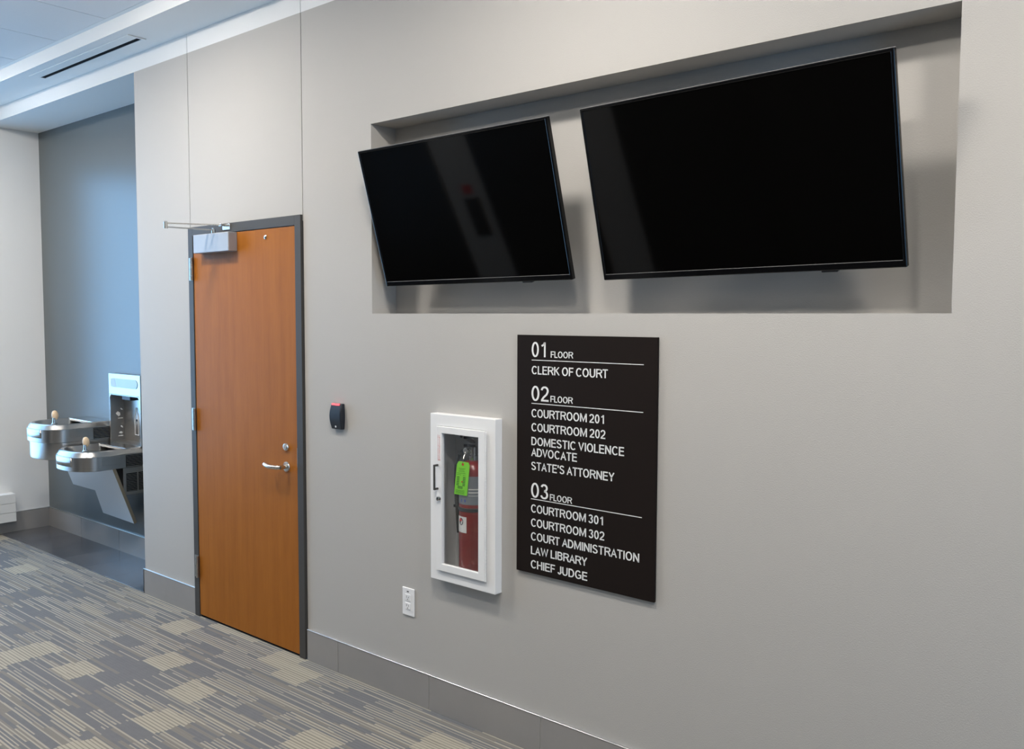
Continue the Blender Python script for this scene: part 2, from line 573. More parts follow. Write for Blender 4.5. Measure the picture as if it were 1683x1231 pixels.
# opposite wall (behind the viewer; it shows in the screens): light piers between dark lift doors
opp = tag(box(XL, XR, YB - 0.15, YB, 0, H3 + 0.1).build('wall_back', PAINT), 'lift lobby wall opposite the displays', 'wall', kind='structure')
for a, b in ((-2.60, -0.92), (-0.47, 0.62), (1.00, 2.15), (2.15, 4.3), (4.3, 6.6)):
    box(a, b, YB, YB + 0.012, 0.0, 2.55).build('lift_door' if b - a < 1.5 else 'dark_panel', ELEV if b - a < 1.5 else DARKPANEL, opp)
box(-0.74, -0.58, YB, YB + 0.015, 0.68, 1.03).build('call_panel', ELEV, opp)
box(-0.72, -0.62, YB, YB + 0.006, 1.07, 1.15).build('red_notice', REDINK, opp)


# baseboards: porcelain tiles, grout and a metal edge on top
def baseboard(name, label, joints, fixed, z1, axis='x', sgn=-1):
    """joints: tile boundaries along the wall; fixed: wall plane; tiles stick out 9 mm in direction sgn"""
    a, b = joints[0], joints[-1]

    def bx(u0, u1, d0, d1, zz0, zz1):
        lo, hi = sorted((fixed + sgn * d0, fixed + sgn * d1))
        return box(u0, u1, lo, hi, zz0, zz1) if axis == 'x' else box(lo, hi, u0, u1, zz0, zz1)
    root = tag(bx(a, b, 0.0, 0.0065, 0.0, z1 - 0.003).build(name, GROUT), label, 'baseboard', kind='structure')
    for k in range(len(joints) - 1):
        e0 = 0.0018 if k else 0.0
        e1 = 0.0018 if k < len(joints) - 2 else 0.0
        bx(joints[k] + e0, joints[k + 1] - e1, 0.0, 0.009, 0.0, z1 - 0.004).build('base_tile', BASET, root, bevel=0.0006, seg=1)
    bx(a, b, 0.0, 0.0105, z1 - 0.004, z1).build('metal_edge', ALU, root, bevel=0.0008, seg=1)
    return root


j = [1.036, 1.276, 1.893, 2.508]
while j[-1] + 0.61 < XR:
    j.append(j[-1] + 0.612)
baseboard('baseboard_right', 'grey porcelain tile baseboard right of the door', j + [XR], 0.0, 0.1565)
baseboard('baseboard_left', 'grey porcelain tile baseboard between alcove and door', [XE - 0.009, S1 - 0.012], 0.0, 0.1565)
baseboard('baseboard_alcove', 'grey porcelain tile baseboard under the drinking fountain', [XL + 0.009, -2.30, -1.69, -1.08, XE], ALC, 0.157)
baseboard('baseboard_end', 'grey porcelain tile baseboard on the end wall', [YB, -2.5, -1.9, -1.3, -0.7, -0.1, ALC], XL, 0.157, 'y', 1)
box(XE - 0.009, XE, -0.009, ALC - 0.01, 0.0, 0.1525).build('trim_2', BASET)
tag(bpy.data.objects['trim_2'], 'grey porcelain tile return at the wall end', 'baseboard', kind='structure')

# ------------------------------------------------------------------ door frame and door
FX0, FX1, FZ = 0.001, 1.0245, 2.188
DX0, DX1, DZ = 0.050, 0.9745, 2.137
mb = MB()
for (a, b, c, d) in ((FX0, DX0 - 0.003, 0.0, FZ), (DX1 + 0.003, FX1, 0.0, FZ)):
    mb.box(a, b, -0.013, 0.10, c, d)
mb.box(DX0 - 0.003, DX1 + 0.003, -0.013, 0.10, DZ + 0.003, FZ)
mb.box(DX0 - 0.003, DX0 + 0.012, 0.052, 0.10, 0, DZ + 0.003).box(DX1 - 0.012, DX1 + 0.003, 0.052, 0.10, 0, DZ + 0.003)
tag(mb.build('trim_door_frame', FRAME, bevel=0.0012), 'dark bronze metal frame around the wooden door', 'door frame', kind='structure')
door = tag(box(DX0, DX1, -0.009, 0.036, 0.013, DZ).build('door_1', WOOD, bevel=0.001, seg=1), 'cherry wood flush door in a dark metal frame', 'door', kind='structure')
tag(box(DX0 - 0.003, DX1 + 0.003, 0.0, 0.05, 0.0, 0.004).build('door_gap_shade', DARKV), 'dark strip standing in for shade in the gap under the wooden door', 'painted shade', kind='structure')  # no real sill: near-black strip painted in as the gap's shade
# hinges
for zc in (1.958, 1.124, 0.289):
    h = box(0.012, 0.049, -0.016, -0.0132, zc - 0.062, zc + 0.062).build('hinge', HINGE, door)
    for k in range(5):
        za = zc - 0.062 + k * 0.0248
        MB().lathe(0.0475, -0.0215, [(0.0078, za + 0.0006), (0.0078, za + 0.0242)], 12).build('knuckle', HINGE, h)
    for zz in (-0.04, 0.0, 0.04):
        MB().lathe_y(0.026, zc + zz, [(0.0045, -0.0160), (0.0040, -0.0175)], 8).build('screw', SLOT, h)
# closer with its folding arm
clo = box(0.139, 0.480, -0.062, -0.009, 2.037, 2.136).build('closer', SILVERP, door, bevel=0.004, seg=3)
tag(clo, 'silver overhead door closer')
MB().lathe(0.300, -0.036, [(0.011, 2.135), (0.011, 2.158), (0.007, 2.160), (0.007, 2.166)], 14).build('pinion', NICKEL, clo)
EL = (0.245, -0.275)


def bar(p, q, w, h):
    p, q = Vector(p), Vector(q)
    d = (q - p).normalized()
    s = Vector((-d.y, d.x, 0)).normalized() * w
    u = Vector((0, 0, h))
    vs_ = [p - s - u, p + s - u, p + s + u, p - s + u, q - s - u, q + s - u, q + s + u, q - s + u]
    return MB().add(vs_, [(0, 1, 2, 3), (4, 5, 6, 7), (0, 1, 5, 4), (1, 2, 6, 5), (2, 3, 7, 6), (3, 0, 4, 7)])


bar((0.300, -0.030, 2.156), (EL[0], EL[1], 2.156), 0.0085, 0.0032).build('main_arm', NICKEL, clo)
bar((0.385, -0.045, 2.176), (EL[0], EL[1], 2.176), 0.0065, 0.0032).build('forearm', NICKEL, clo)
MB().lathe(EL[0], EL[1], [(0.010, 2.149), (0.010, 2.184), (0.006, 2.187)], 12).build('elbow', NICKEL, clo)
MB().box(0.355, 0.425, -0.018, -0.013, 2.152, 2.184).box(0.375, 0.400, -0.052, -0.018, 2.170, 2.182).build('frame_bracket', NICKEL, clo, bevel=0.002)
# lever, lock cylinder, viewer, strike
lev = MB().lathe_y(0.888, 0.951, [(0.0265, -0.0088), (0.0265, -0.014), (0.024, -0.0175), (0.011, -0.018), (0.010, -0.052)], 24).build('lever_handle', NICKEL, door)
pts = [(0.888, -0.050, 0.951), (0.874, -0.062, 0.951), (0.850, -0.066, 0.951), (0.815, -0.065, 0.950), (0.790, -0.062, 0.953), (0.772, -0.058, 0.957)]
MB().tube(pts, [0.0115, 0.0125, 0.0120, 0.0135, 0.0145, 0.0130], 12, 0.9).build('lever', NICKEL, lev)
loc = MB().lathe_y(0.888, 1.050, [(0.021, -0.0088), (0.021, -0.014), (0.0175, -0.020), (0.0145, -0.0205)], 24).build('lock_cylinder', NICKEL, door)
MB().lathe_y(0.888, 1.050, [(0.013, -0.0204), (0.013, -0.0222)], 18).box(0.8865, 0.8895, -0.0228, -0.0221, 1.044, 1.056).build('key_plug', STEELB, loc)
MB().lathe_y(0.733, 2.096, [(0.0115, -0.0088), (0.0110, -0.013), (0.007, -0.016)], 18).build('door_viewer', STEELB, door)
box(DX1 - 0.0016, DX1 + 0.0016, -0.0105, 0.012, 0.955, 1.052).build('latch_plate', NICKEL, door)

# ------------------------------------------------------------------ the two tilted displays


def tv(loc, w, asp, tilt, roll, label, dep):
    h = w * asp
    root = empty('wall_tv', (0, 0, 0))
    tag(root, label, 'television', 'tilted black displays in the wall recess')
    # local frame: u right, v up, n towards the viewer (-y when upright); screen plane at n = 0
    R = Matrix.Rotation(tilt, 4, 'X') @ Matrix.Rotation(-roll, 4, 'Y')
    root.matrix_world = Matrix.Translation(loc) @ R
    ORG[root.name] = Vector((0, 0, 0))
    b, bb = 0.0105, 0.021
    hw, hh = w / 2, h / 2
    mb = MB()
    slab(mb, (-hw, hw), (-hh, hh), [(-hw + b, hw - b, -hh + bb, hh - b)], XZ, 0.0, 0.022)
    mb.build('bezel', BLACKG, root, bevel=0.0035, seg=3)
    sc = box(-hw + b - 0.002, hw - b + 0.002, 0.0032, 0.010, -hh + bb - 0.002, hh - b + 0.002).build('screen', SCREEN, root)
    box(-hw + b, hw - b, 0.0014, 0.0034, -hh + bb - 0.0016, -hh + bb - 0.0002).build('specular_line', EDGEGLINT, sc)  # specular line of the lower bezel, built in as a pale strip
    box(-hw, hw, 0.0035, 0.016, hh - 0.0002, hh + 0.0012).build('top_highlight', EDGEGLINT, root)  # highlight along the upper edge, laid on as a light grey strip
    mb = MB()
    mb.rings([[(sx * (hw - e), y, sz * (hh - e2)) for sx, sz in ((-1, -1), (1, -1), (1, 1), (-1, 1))] for y, e, e2 in ((0.022, 0.008, 0.008), (0.034, 0.030, 0.030), (0.062, 0.16, 0.10))], smooth=False)
    mb.build('back_cover', BLACKP, root)
    MB().box(hw * 0.52, hw * 0.52 + 0.05, 0.004, 0.022, -hh - 0.006, -hh + 0.002).build('sensor_tab', BLACKP, root, bevel=0.003)
    # bracket: plate on the recess wall, two short arms, plate on the display
    inv = root.matrix_world.inverted()
    for sx in (-0.16, 0.16):
        box(sx - 0.018, sx + 0.018, 0.060, 0.068, -0.19, 0.19).build('tilt_rail', BLACKP, root)
    x, y, z = loc
    m = MB()
    m.box(x - 0.26, x + 0.26, RECD - 0.010, RECD, z - 0.035, z + 0.035)
    for sx in (-0.16, 0.16):
        m.box(x + sx - 0.014, x + sx + 0.014, y + 0.058, RECD - 0.008, z - 0.03, z + 0.03)
    m.v = [tuple(inv @ Vector(a)) for a in m.v]
    m.build('wall_bracket', BLACKP, root)
    return root


tv((2.1187, -0.067, 2.1172), 1.0196, 0.5765, 0.2742, 0.0039, 'black switched-off wall display tilted down, nearer the wooden door', 0.05)
tv((3.2950, -0.0861, 2.1217), 1.0265, 0.5760, 0.253, 0.0117, 'black switched-off wall display tilted down, right one of the pair', 0.05)

# ------------------------------------------------------------------ directory sign
SX0, SX1, SZ0, SZ1 = 2.3858, 3.0085, 0.7111, 1.6313
sign = empty('directory_sign', (SX0, 0, SZ0))
tag(sign, 'dark brown courthouse floor directory sign with white lettering', 'sign')
box(SX0, SX1, -0.012, 0.0, SZ0, SZ1).build('sign_panel', SIGNB, sign, bevel=0.0006, seg=1)


def arc(cx, cy, rx, ry, a0, a1, n=14):
    return [(cx + rx * math.cos(math.radians(a0 + (a1 - a0) * k / n)), cy + ry * math.sin(math.radians(a0 + (a1 - a0) * k / n))) for k in range(n + 1)]


def glyphs(t):
    """stroke skeletons of a plain grotesque, cap height 1, stroke width t: char -> (advance width, [polylines])"""
    h = t / 2
    lo, hi = h * 0.85, 1 - h * 0.85
    m = 0.5
    G = {}

    def ring(w):
        return arc(w / 2, m, w / 2 - h, m - lo + 0.012, 90, 450, 32)
    G['O'] = (0.74, [ring(0.74)])
    G['0'] = (0.56, [ring(0.56)])
    G['C'] = (0.68, [arc(0.37, m, 0.37 - h, m - lo + 0.012, 42, 318, 24)])
    G['G'] = (0.73, [arc(0.37, m, 0.37 - h, m - lo + 0.012, 42, 300, 24) + [(0.73 - h, 0.16), (0.73 - h, 0.47), (0.40, 0.47)]])
    G['D'] = (0.67, [[(h, lo), (h, hi), (0.30, hi)] + arc(0.30, m, 0.37 - h, hi - m, 90, -90, 16) + [(h, lo)]])
    G['E'] = (0.58, [[(0.58, hi), (h, hi), (h, lo), (0.59, lo)], [(h, 0.53), (0.55, 0.53)]])
    G['F'] = (0.54, [[(0.54, hi), (h, hi), (h, 0)], [(h, 0.50), (0.49, 0.50)]])
    G['H'] = (0.66, [[(h, 0), (h, 1)], [(0.66 - h, 0), (0.66 - h, 1)], [(h, 0.52), (0.66 - h, 0.52)]])
    G['I'] = (t, [[(h, 0), (h, 1)]])
    G['J'] = (0.45, [[(0.45 - h, 1), (0.45 - h, 0.28)] + arc(0.225, 0.28, 0.225 - h, 0.28 - lo, 0, -170, 12)])
    G['K'] = (0.66, [[(h, 0), (h, 1)], [(0.60, 1), (h, 0.40)], [(0.25, 0.56), (0.63, 0)]])
    G['L'] = (0.50, [[(h, 1), (h, lo), (0.50, lo)]])
    G['M'] = (0.84, [[(h, 0), (h, 1)], [(h + 0.02, 0.98), (0.42, 0.08), (0.84 - h - 0.02, 0.98)], [(0.84 - h, 0), (0.84 - h, 1)]])
    G['N'] = (0.68, [[(h, 0), (h, 1)], [(h + 0.01, 0.97), (0.68 - h - 0.01, 0.03)], [(0.68 - h, 0), (0.68 - h, 1)]])
    G['R'] = (0.69, [[(h, 0), (h, hi), (0.42, hi)] + arc(0.40, 0.735, 0.23, hi - 0.735, 90, -90, 12) + [(h, 0.47)], [(0.40, 0.47), (0.50, 0.36), (0.65, 0)]])
    G['B'] = (0.62, [[(h, lo), (h, hi), (0.34, hi)] + arc(0.34, 0.755, 0.20, hi - 0.755, 90, -90, 12) + [(h, 0.51 + 0.0)], [(0.36, 0.525)] + arc(0.36, 0.295, 0.62 - h - 0.36, 0.295 - lo, 90, -90, 12) + [(h, lo)]])
    G['S'] = (0.62, [arc(0.31, 0.735, 0.225, hi - 0.735 + 0.012, 20, 215, 14) + arc(0.31, 0.265, 0.31 - h, 0.265 - lo + 0.012, 60, -165, 16)])
    G['T'] = (0.60, [[(0, hi), (0.60, hi)], [(0.30, hi), (0.30, 0)]])
    G['U'] = (0.66, [[(h, 1), (h, 0.36)] + arc(0.33, 0.36, 0.33 - h, 0.36 - lo + 0.012, 180, 360, 16) + [(0.66 - h, 1)]])
    G['V'] = (0.66, [[(0.05, 1), (0.33, 0.07), (0.61, 1)]])
    G['W'] = (0.94, [[(0.05, 1), (0.255, 0.07), (0.47, 0.93), (0.685, 0.07), (0.89, 1)]])
    G['A'] = (0.68, [[(0.05, 0), (0.34, 0.93), (0.63, 0)], [(0.17, 0.34), (0.51, 0.34)]])
    G['Y'] = (0.66, [[(0.05, 1), (0.33, 0.45), (0.61, 1)], [(0.33, 0.47), (0.33, 0)]])
    G['1'] = (0.56, [[(0.12, 0.745), (0.28, 0.84), (0.355, 0.985)], [(0.365, 0), (0.365, 1)]])
    G['2'] = (0.56, [arc(0.275, 0.715, 0.215, hi - 0.715 + 0.012, 172, -28, 16) + [(0.40, 0.46), (0.20, 0.27), (0.085, 0.10), (0.085, lo), (0.55, lo)]])
    G['3'] = (0.56, [arc(0.265, 0.755, 0.185, hi - 0.755 + 0.012, 165, -88, 14), arc(0.265, 0.285, 0.215, 0.285 - lo + 0.012, 92, -165, 16)])
    G["'"] = (t, [[(h, 1), (h, 0.68)]])
    return G


def text(name, s, x0, x1, zb, cap, parent, m, y=-0.0122, stroke=0.135, th=0.0007):
    G = glyphs(stroke)
    gap = 0.105
    pen, strokes = 0.0, []
    for i, ch in enumerate(s):
        if ch == ' ':
            pen += 0.22
            continue
        w, lines = G[ch]
        for l in lines:
            strokes.append([(pen + a, b) for a, b in l])
        pen += w + gap
        nx = s[i + 1] if i + 1 < len(s) else ''
        if ch + nx in ('TO', 'RT', 'LA', 'AT', 'TT', 'AD', 'AW', 'RY', 'TA', 'AV', 'DV', 'VO', 'LO', 'FL', 'AR', 'RA'):
            pen -= 0.05
    width = pen - gap
    kx = (x1 - x0) / width
    half = stroke / 2
    mb = MB()
    for l in strokes:
        pts = [Vector(p) for p in l]
        closed = (pts[0] - pts[-1]).length < 1e-4
        L_, R_ = [], []
        n = len(pts)
        for i, p in enumerate(pts):
            if closed and i in (0, n - 1):
                d0, d1 = (pts[-1] - pts[-2]), (pts[1] - pts[0])
            else:
                d0 = pts[i] - pts[i - 1] if i else pts[1] - pts[0]
                d1 = pts[i + 1] - pts[i] if i < n - 1 else d0
            d0, d1 = d0.normalized(), d1.normalized()
            n0, n1 = Vector((-d0.y, d0.x)), Vector((-d1.y, d1.x))
            mm = n0 + n1
            mm = mm.normalized() if mm.length > 1e-6 else n0
            k = min(half / max(0.25, mm.dot(n0)), half * 2.2)
            L_.append(p + mm * k)
            R_.append(p - mm * k)
        f3 = lambda q, yy: (x0 + q.x * kx, yy, zb + min(max(q.y, -0.012), 1.012) * cap)
        vs_ = [f3(q, y - th) for q in L_] + [f3(q, y - th) for q in R_] + [f3(q, y) for q in L_] + [f3(q, y) for q in R_]
        fs = []
        for i in range(n - 1):
            fs += [(i, i + 1, n + i + 1, n + i), (i, i + 1, 2 * n + i + 1, 2 * n + i), (n + i, n + i + 1, 3 * n + i + 1, 3 * n + i)]
        fs += [(0, n, 3 * n, 2 * n), (n - 1, 2 * n - 1, 4 * n - 1, 3 * n - 1)]
        mb.add(vs_, fs)
    return mb.build(name, m, parent)


for num, x1, zb, zr in (('01', 2.5335, 1.5485, 1.5362), ('02', 2.5415, 1.3815, 1.3708), ('03', 2.5425, 1.0090, 1.0022)):
    text('floor_number', num, 2.4585, x1, zb, 0.0560, sign, SIGNW, stroke=0.125)
    text('floor_word', 'FLOOR', 2.5500, 2.6530, zb - 0.0005, 0.0235, sign, SIGNW, stroke=0.14)
    box(2.4585, 2.9555, -0.0129, -0.0121, zr - 0.0013, zr + 0.0013).build('rule_line', SIGNW, sign)
for s, x1, zb in (('CLERK OF COURT', 2.807, 1.4825), ('COURTROOM 201', 2.797, 1.3180), ('COURTROOM 202', 2.799, 1.2640), ('DOMESTIC VIOLENCE', 2.879, 1.2105),
                  ('ADVOCATE', 2.674, 1.1680), ("STATE'S ATTORNEY", 2.839, 1.1150), ('COURTROOM 301', 2.797, 0.9500), ('COURTROOM 302', 2.799, 0.8950),
                  ('COURT ADMINISTRATION', 2.947, 0.8415), ('LAW LIBRARY', 2.724, 0.7870), ('CHIEF JUDGE', 2.725, 0.7325)):
    text('listing_line', s, 2.4590, x1, zb, 0.0312, sign, SIGNW, stroke=0.145)

# ------------------------------------------------------------------ card reader and outlet
rd = empty('card_reader', (1.289, 0, 1.175))
tag(rd, 'small black card reader with a red light beside the door', 'card reader')
rs = []
n = 14
for k in range(n + 1):
    t = k / n
    z = 1.174 + t * 0.119
    bulge = math.sin(math.pi * t)
    hw = 0.037 + 0.0045 * bulge
    d = 0.018 + 0.011 * bulge
    xc = 1.290
    c = 0.004
    rs.append([(xc - hw, 0.0, z), (xc - hw, -d + c, z), (xc - hw + c, -d, z), (xc + hw - c, -d, z), (xc + hw, -d + c, z), (xc + hw, 0.0, z)])
MB().rings(rs, smooth=False).build('housing', READER, rd)
MB().box(1.262, 1.316, -0.0232, -0.014, 1.2855, 1.2935).build('light_bar', LEDRED, rd, bevel=0.0015)
MB().lathe_y(1.290, 1.186, [(0.0045, -0.019), (0.0045, -0.0235)], 10).build('emblem_dot', PICTO, rd)

ol = empty('wall_outlet', (1.760, 0, 0.385))
tag(ol, 'white duplex wall outlet low beside the cabinet', 'outlet')
box(1.7225, 1.7975, -0.006, 0.0, 0.3855, 0.5095).build('cover_plate', PLATE, ol, bevel=0.003, seg=3)
for zc in (0.4665, 0.4285):
    r = box(1.7435, 1.7765, -0.0082, -0.005, zc - 0.0150, zc + 0.0150).build('receptacle', PLATE, ol, bevel=0.0015)
    box(1.7515, 1.7535, -0.0086, -0.0080, zc - 0.001, zc + 0.008).build('slot', SLOT, r)
    box(1.7645, 1.7665, -0.0086, -0.0080, zc - 0.001, zc + 0.006).build('slot', SLOT, r)
    MB().lathe_y(1.759, zc - 0.008, [(0.0024, -0.0080), (0.0024, -0.0086)], 10).build('ground_hole', SLOT, r)
box(1.7525, 1.7655, -0.0064, -0.0058, 0.4905, 0.4955).build('imprint', SLOT, ol)

# ------------------------------------------------------------------ extinguisher cabinet
CX0, CX1, CZ0, CZ1, CY = 1.9385, 2.3005, 0.5985, 1.2985, -0.042
cab = empty('extinguisher_cabinet', ((CX0 + CX1) / 2, 0, CZ0))
tag(cab, 'white semi-recessed fire extinguisher cabinet with glazed door', 'cabinet')
DO = (1.983, 2.254, 0.6425, 1.2490)
GL = (2.0135, 2.2185, 0.6735, 1.2205)
slab(MB(), (CX0, CX1), (CZ0, CZ1), [DO], XZ, CY, 0.0).build('surround', WHITEM, cab, bevel=0.0025, seg=2)
mb = MB()
tx0, tx1, tz0, tz1, ty = 1.950, 2.288, 0.612, 1.286, 0.098
mb.box(tx0, tx1, ty, ty + 0.003, tz0, tz1).box(tx0 - 0.003, tx0, -0.004, ty + 0.003, tz0, tz1).box(tx1, tx1 + 0.003, -0.004, ty + 0.003, tz0, tz1)
mb.box(tx0 - 0.003, tx1 + 0.003, -0.004, ty + 0.003, tz0 - 0.003, tz0).box(tx0 - 0.003, tx1 + 0.003, -0.004, ty + 0.003, tz1, tz1 + 0.003)
tubo = mb.build('tub', TUB, cab)
for zz in (1.19, 0.74):
    MB().lathe_y(1.985, zz, [(0.007, ty), (0.006, ty - 0.003)], 10).build('rivet', FRAME, tubo)
dr = slab(MB(), (DO[0] + 0.001, DO[1] - 0.001), (DO[2] + 0.001, DO[3] - 0.001), [GL], XZ, CY - 0.010, CY + 0.006).build('cabinet_door', WHITEM, cab, bevel=0.0018, seg=2)
box(GL[0] - 0.004, GL[1] + 0.004, CY + 0.002, CY + 0.005, GL[2] - 0.004, GL[3] + 0.004).build('glazing', CABGLASS, dr)
yf = CY - 0.010
MB().box(1.9885, 1.9965, yf - 0.024, yf - 0.018, 0.984, 1.090).box(1.9885, 1.9965, yf - 0.020, yf, 1.082, 1.090).box(1.9885, 1.9965, yf - 0.020, yf, 0.984, 0.992).build('pull_handle', FRAME, dr, bevel=0.001)
lk = MB().lathe_y(2.000, 0.947, [(0.0105, yf), (0.0105, yf - 0.004), (0.0085, yf - 0.011), (0.004, yf - 0.012)], 18).build('cam_lock', STEELB, dr)
box(1.9990, 2.0010, yf - 0.0128, yf - 0.0115, 0.942, 0.952).build('keyway', SLOT, lk)
# piano hinge knuckles down the right side
mb = MB()
for k in range(40):
    za = 0.645 + k * 0.015
    mb.lathe(2.2565, yf + 0.0035, [(0.0030, za), (0.0030, za + 0.0125)], 6)
tag(mb.build('piano_hinge', WHITEM, cab), kind='stuff')
# faint vertical red lettering beside the glass: too small in the photograph to read, kept as short strokes
mb = MB()
z = 1.212
for k in range(17):
    hgt = random.choice((0.003, 0.004, 0.005))
    mb.box(1.9925, 1.9925 + random.choice((0.0020, 0.0035)), yf - 0.0004, yf + 0.0002, z - hgt, z)
    mb.box(2.0010, 2.0010 + random.choice((0.0030, 0.0045)), yf - 0.0004, yf + 0.0002, z - hgt - 0.001, z - 0.001)
    z -= 0.0060
mb.box(1.9925, 2.0070, yf - 0.0004, yf + 0.0002, 1.1065, 1.1095)
mb.build('red_lettering', PINK, dr)

# the extinguisher inside
EX, EY, ER = 2.120, 0.030, 0.062
ext = empty('fire_extinguisher', (EX, EY, 0.612))
tag(ext, 'red fire extinguisher standing inside the glazed wall cabinet', 'extinguisher')
MB().lathe(EX, EY, [(0.050, 0.612), (ER - 0.003, 0.618), (ER, 0.628), (ER, 1.055), (ER - 0.003, 1.075), (0.052, 1.092), (0.036, 1.106), (0.022, 1.112)], 36).build('cylinder', EXTRED, ext)


def wrap(z0, z1, a0, a1, r, seg=24):
    pts = [a0 + (a1 - a0) * k / seg for k in range(seg + 1)]
    lo = [(EX + r * math.cos(t), EY + r * math.sin(t), z0) for t in pts]
    hi = [(EX + r * math.cos(t), EY + r * math.sin(t), z1) for t in pts]
    return MB().rings([lo, hi], closed=False, cap=(False, False))


lab = wrap(0.935, 1.052, math.radians(150), math.radians(385), ER + 0.0006).build('label_band', EXTLAB, ext)
for zz in (0.997, 0.984, 0.972):
    wrap(zz, zz + (0.0045 if zz != 0.972 else 0.002), math.radians(292), math.radians(372), ER + 0.0010).build('print_stripe', STICK, lab)
for a in (256, 274):
    wrap(0.945, 0.957, math.radians(a), math.radians(a + 7), ER + 0.0010, 4).build('blue_mark', BLUEINK, lab)
MB().lathe(EX, EY, [(ER + 0.001, 0.905), (ER + 0.003, 0.907), (ER + 0.003, 0.919), (ER + 0.001, 0.921)], 36, cap=(False, False)).build('hose_strap', RUBBER, ext)
st = wrap(0.818, 0.884, math.radians(229), math.radians(284), ER + 0.0008, 12).build('sticker', STICK, ext)


def disc_on(z, ang, rz, ra, r, half=0):
    vs_ = []
    for k in range(21):
        t = 2 * math.pi * k / 20
        zz, aa = z + rz * math.sin(t), ang + ra * math.cos(t)
        if half > 0:
            zz = max(zz, z)
        vs_.append((EX + r * math.cos(aa), EY + r * math.sin(aa), zz))
    return MB().add(vs_[:-1], [tuple(range(20))])


disc_on(0.863, math.radians(257), 0.0150, 0.21, ER + 0.0012).build('sticker_emblem', RUBBER, st)
disc_on(0.864, math.radians(254), 0.0120, 0.15, ER + 0.0016, 1).build('sticker_emblem', REDINK, st)
for zz in (0.838, 0.830, 0.825):
    wrap(zz, zz + 0.002, math.radians(240), math.radians(268), ER + 0.0012, 5).build('sticker_text', PICTO, st)
val = MB().lathe(EX, EY, [(0.020, 1.110), (0.020, 1.130), (0.016, 1.132), (0.016, 1.165), (0.012, 1.168)], 18).build('valve', NICKEL, ext)
bar((EX - 0.005, EY, 1.168), (EX + 0.02, EY - 0.068, 1.180), 0.011, 0.006).build('lower_lever', BLACKP, val)
bar((EX - 0.005, EY, 1.186), (EX + 0.02, EY - 0.068, 1.212), 0.011, 0.005).build('upper_lever', BLACKP, val)
MB().lathe_y(EX - 0.020, 1.150, [(0.013, EY - 0.014), (0.013, EY - 0.030), (0.010, EY - 0.031)], 16).build('pressure_gauge', STEELB, val)
MB().tube([(EX - 0.016, EY - 0.004, 1.150), (EX - 0.040, EY - 0.012, 1.152), (EX - 0.062, EY - 0.018, 1.130), (EX - 0.076, EY - 0.022, 1.085), (EX - 0.079, EY - 0.022, 1.02), (EX - 0.076, EY - 0.022, 0.95), (EX - 0.073, EY - 0.02, 0.90)], 0.0095, 10).build('hose', RUBBER, ext)
MB().tube([(EX - 0.073, EY - 0.02, 0.905), (EX - 0.072, EY - 0.018, 0.80)], [0.010, 0.006], 10).build('nozzle', RUBBER, ext)
MB().box(EX - 0.088, EX - 0.060, EY - 0.03, EY - 0.008, 0.908, 0.918).build('hose_clip', RUBBER, ext)

# green inspection tag hanging in front of it
tg = empty('inspection_tag', (2.118, -0.036, 1.11))
tag(tg, 'lime green printed inspection tag hanging on the fire extinguisher', 'tag')
T = [(-0.024, 0), (0.030, 0), (0.037, -0.012), (0.022, -0.138), (-0.050, -0.138), (-0.034, -0.014)]
tf = lambda u, v, d: (2.122 + u, -0.0375 + d - 0.00012 * 0, 1.112 + v)
MB().prism(T, tf, 0.0, 0.0008).build('card', TAGG, tg)
mb = MB()


def line(v, ua, ub, hgt, off=0.0):
    sh = v * 0.115
    mb.prism([(ua + sh, v), (ub + sh, v), (ub + sh, v - hgt), (ua + sh, v - hgt)], tf, -0.0003, 0.0002)


for v, ua, ub in ((-0.028, -0.020, 0.016), (-0.034, -0.016, 0.010), (-0.040, -0.020, 0.014), (-0.0475, -0.028, 0.020), (-0.054, -0.028, -0.004), (-0.056, 0.006, 0.020)):
    line(v, ua, ub, 0.0015)
for k in range(6):
    line(-0.063 - k * 0.0065, -0.026, -0.012, 0.0042)
    line(-0.063 - k * 0.0065, 0.008, 0.022, 0.0042)
for k in range(3):
    line(-0.102 - k * 0.004, -0.018, 0.010, 0.0026)
for k in range(5):
    line(-0.118 - k * 0.0035, -0.028, 0.022, 0.0012)
mb.build('tag_print', TAGINK, tg)
MB().lathe_y(2.122, 1.101, [(0.0055, -0.0378), (0.0055, -0.0390)], 14).build('eyelet', TAGRED, tg)
MB().lathe_y(2.117, 1.029, [(0.0035, -0.0378), (0.0035, -0.0382)], 10).build('punch_hole', TAGRED, tg)
MB().tube([(2.122, -0.0392, 1.101), (2.121, -0.034, 1.125), (2.118, -0.016, 1.150)], 0.0012, 6).build('tie', NICKEL, tg)

# ------------------------------------------------------------------ drinking fountain
DF = empty('drinking_fountain', (-1.72, ALC, 0.0))
tag(DF, 'stainless steel two-level drinking fountain with bottle filler in the alcove', 'drinking fountain')
YBK = ALC - 0.002


def outline(cx, hw, yb, ys, yf_, z, n=28, ex=2.35):
    """D shaped plan: straight sides from yb to ys, rounded front reaching yf_"""
    pts = [(cx + hw, yb, z), (cx + hw, (yb + ys) / 2, z)]
    for k in range(n + 1):
        t = math.pi * k / n
        c, s = math.cos(t), math.sin(t)
        x = cx + hw * math.copysign(abs(c) ** (2 / ex), c)
        y = ys - (ys - yf_) * (abs(s) ** (2 / ex))
        pts.append((x, y, z))
    pts += [(cx - hw, (yb + ys) / 2, z), (cx - hw, yb, z)]
    return pts


def shrink(pts, cx, cy, k, z):
    return [(cx + (x - cx) * k, cy + (y - cy) * k, z) for x, y, _ in pts]


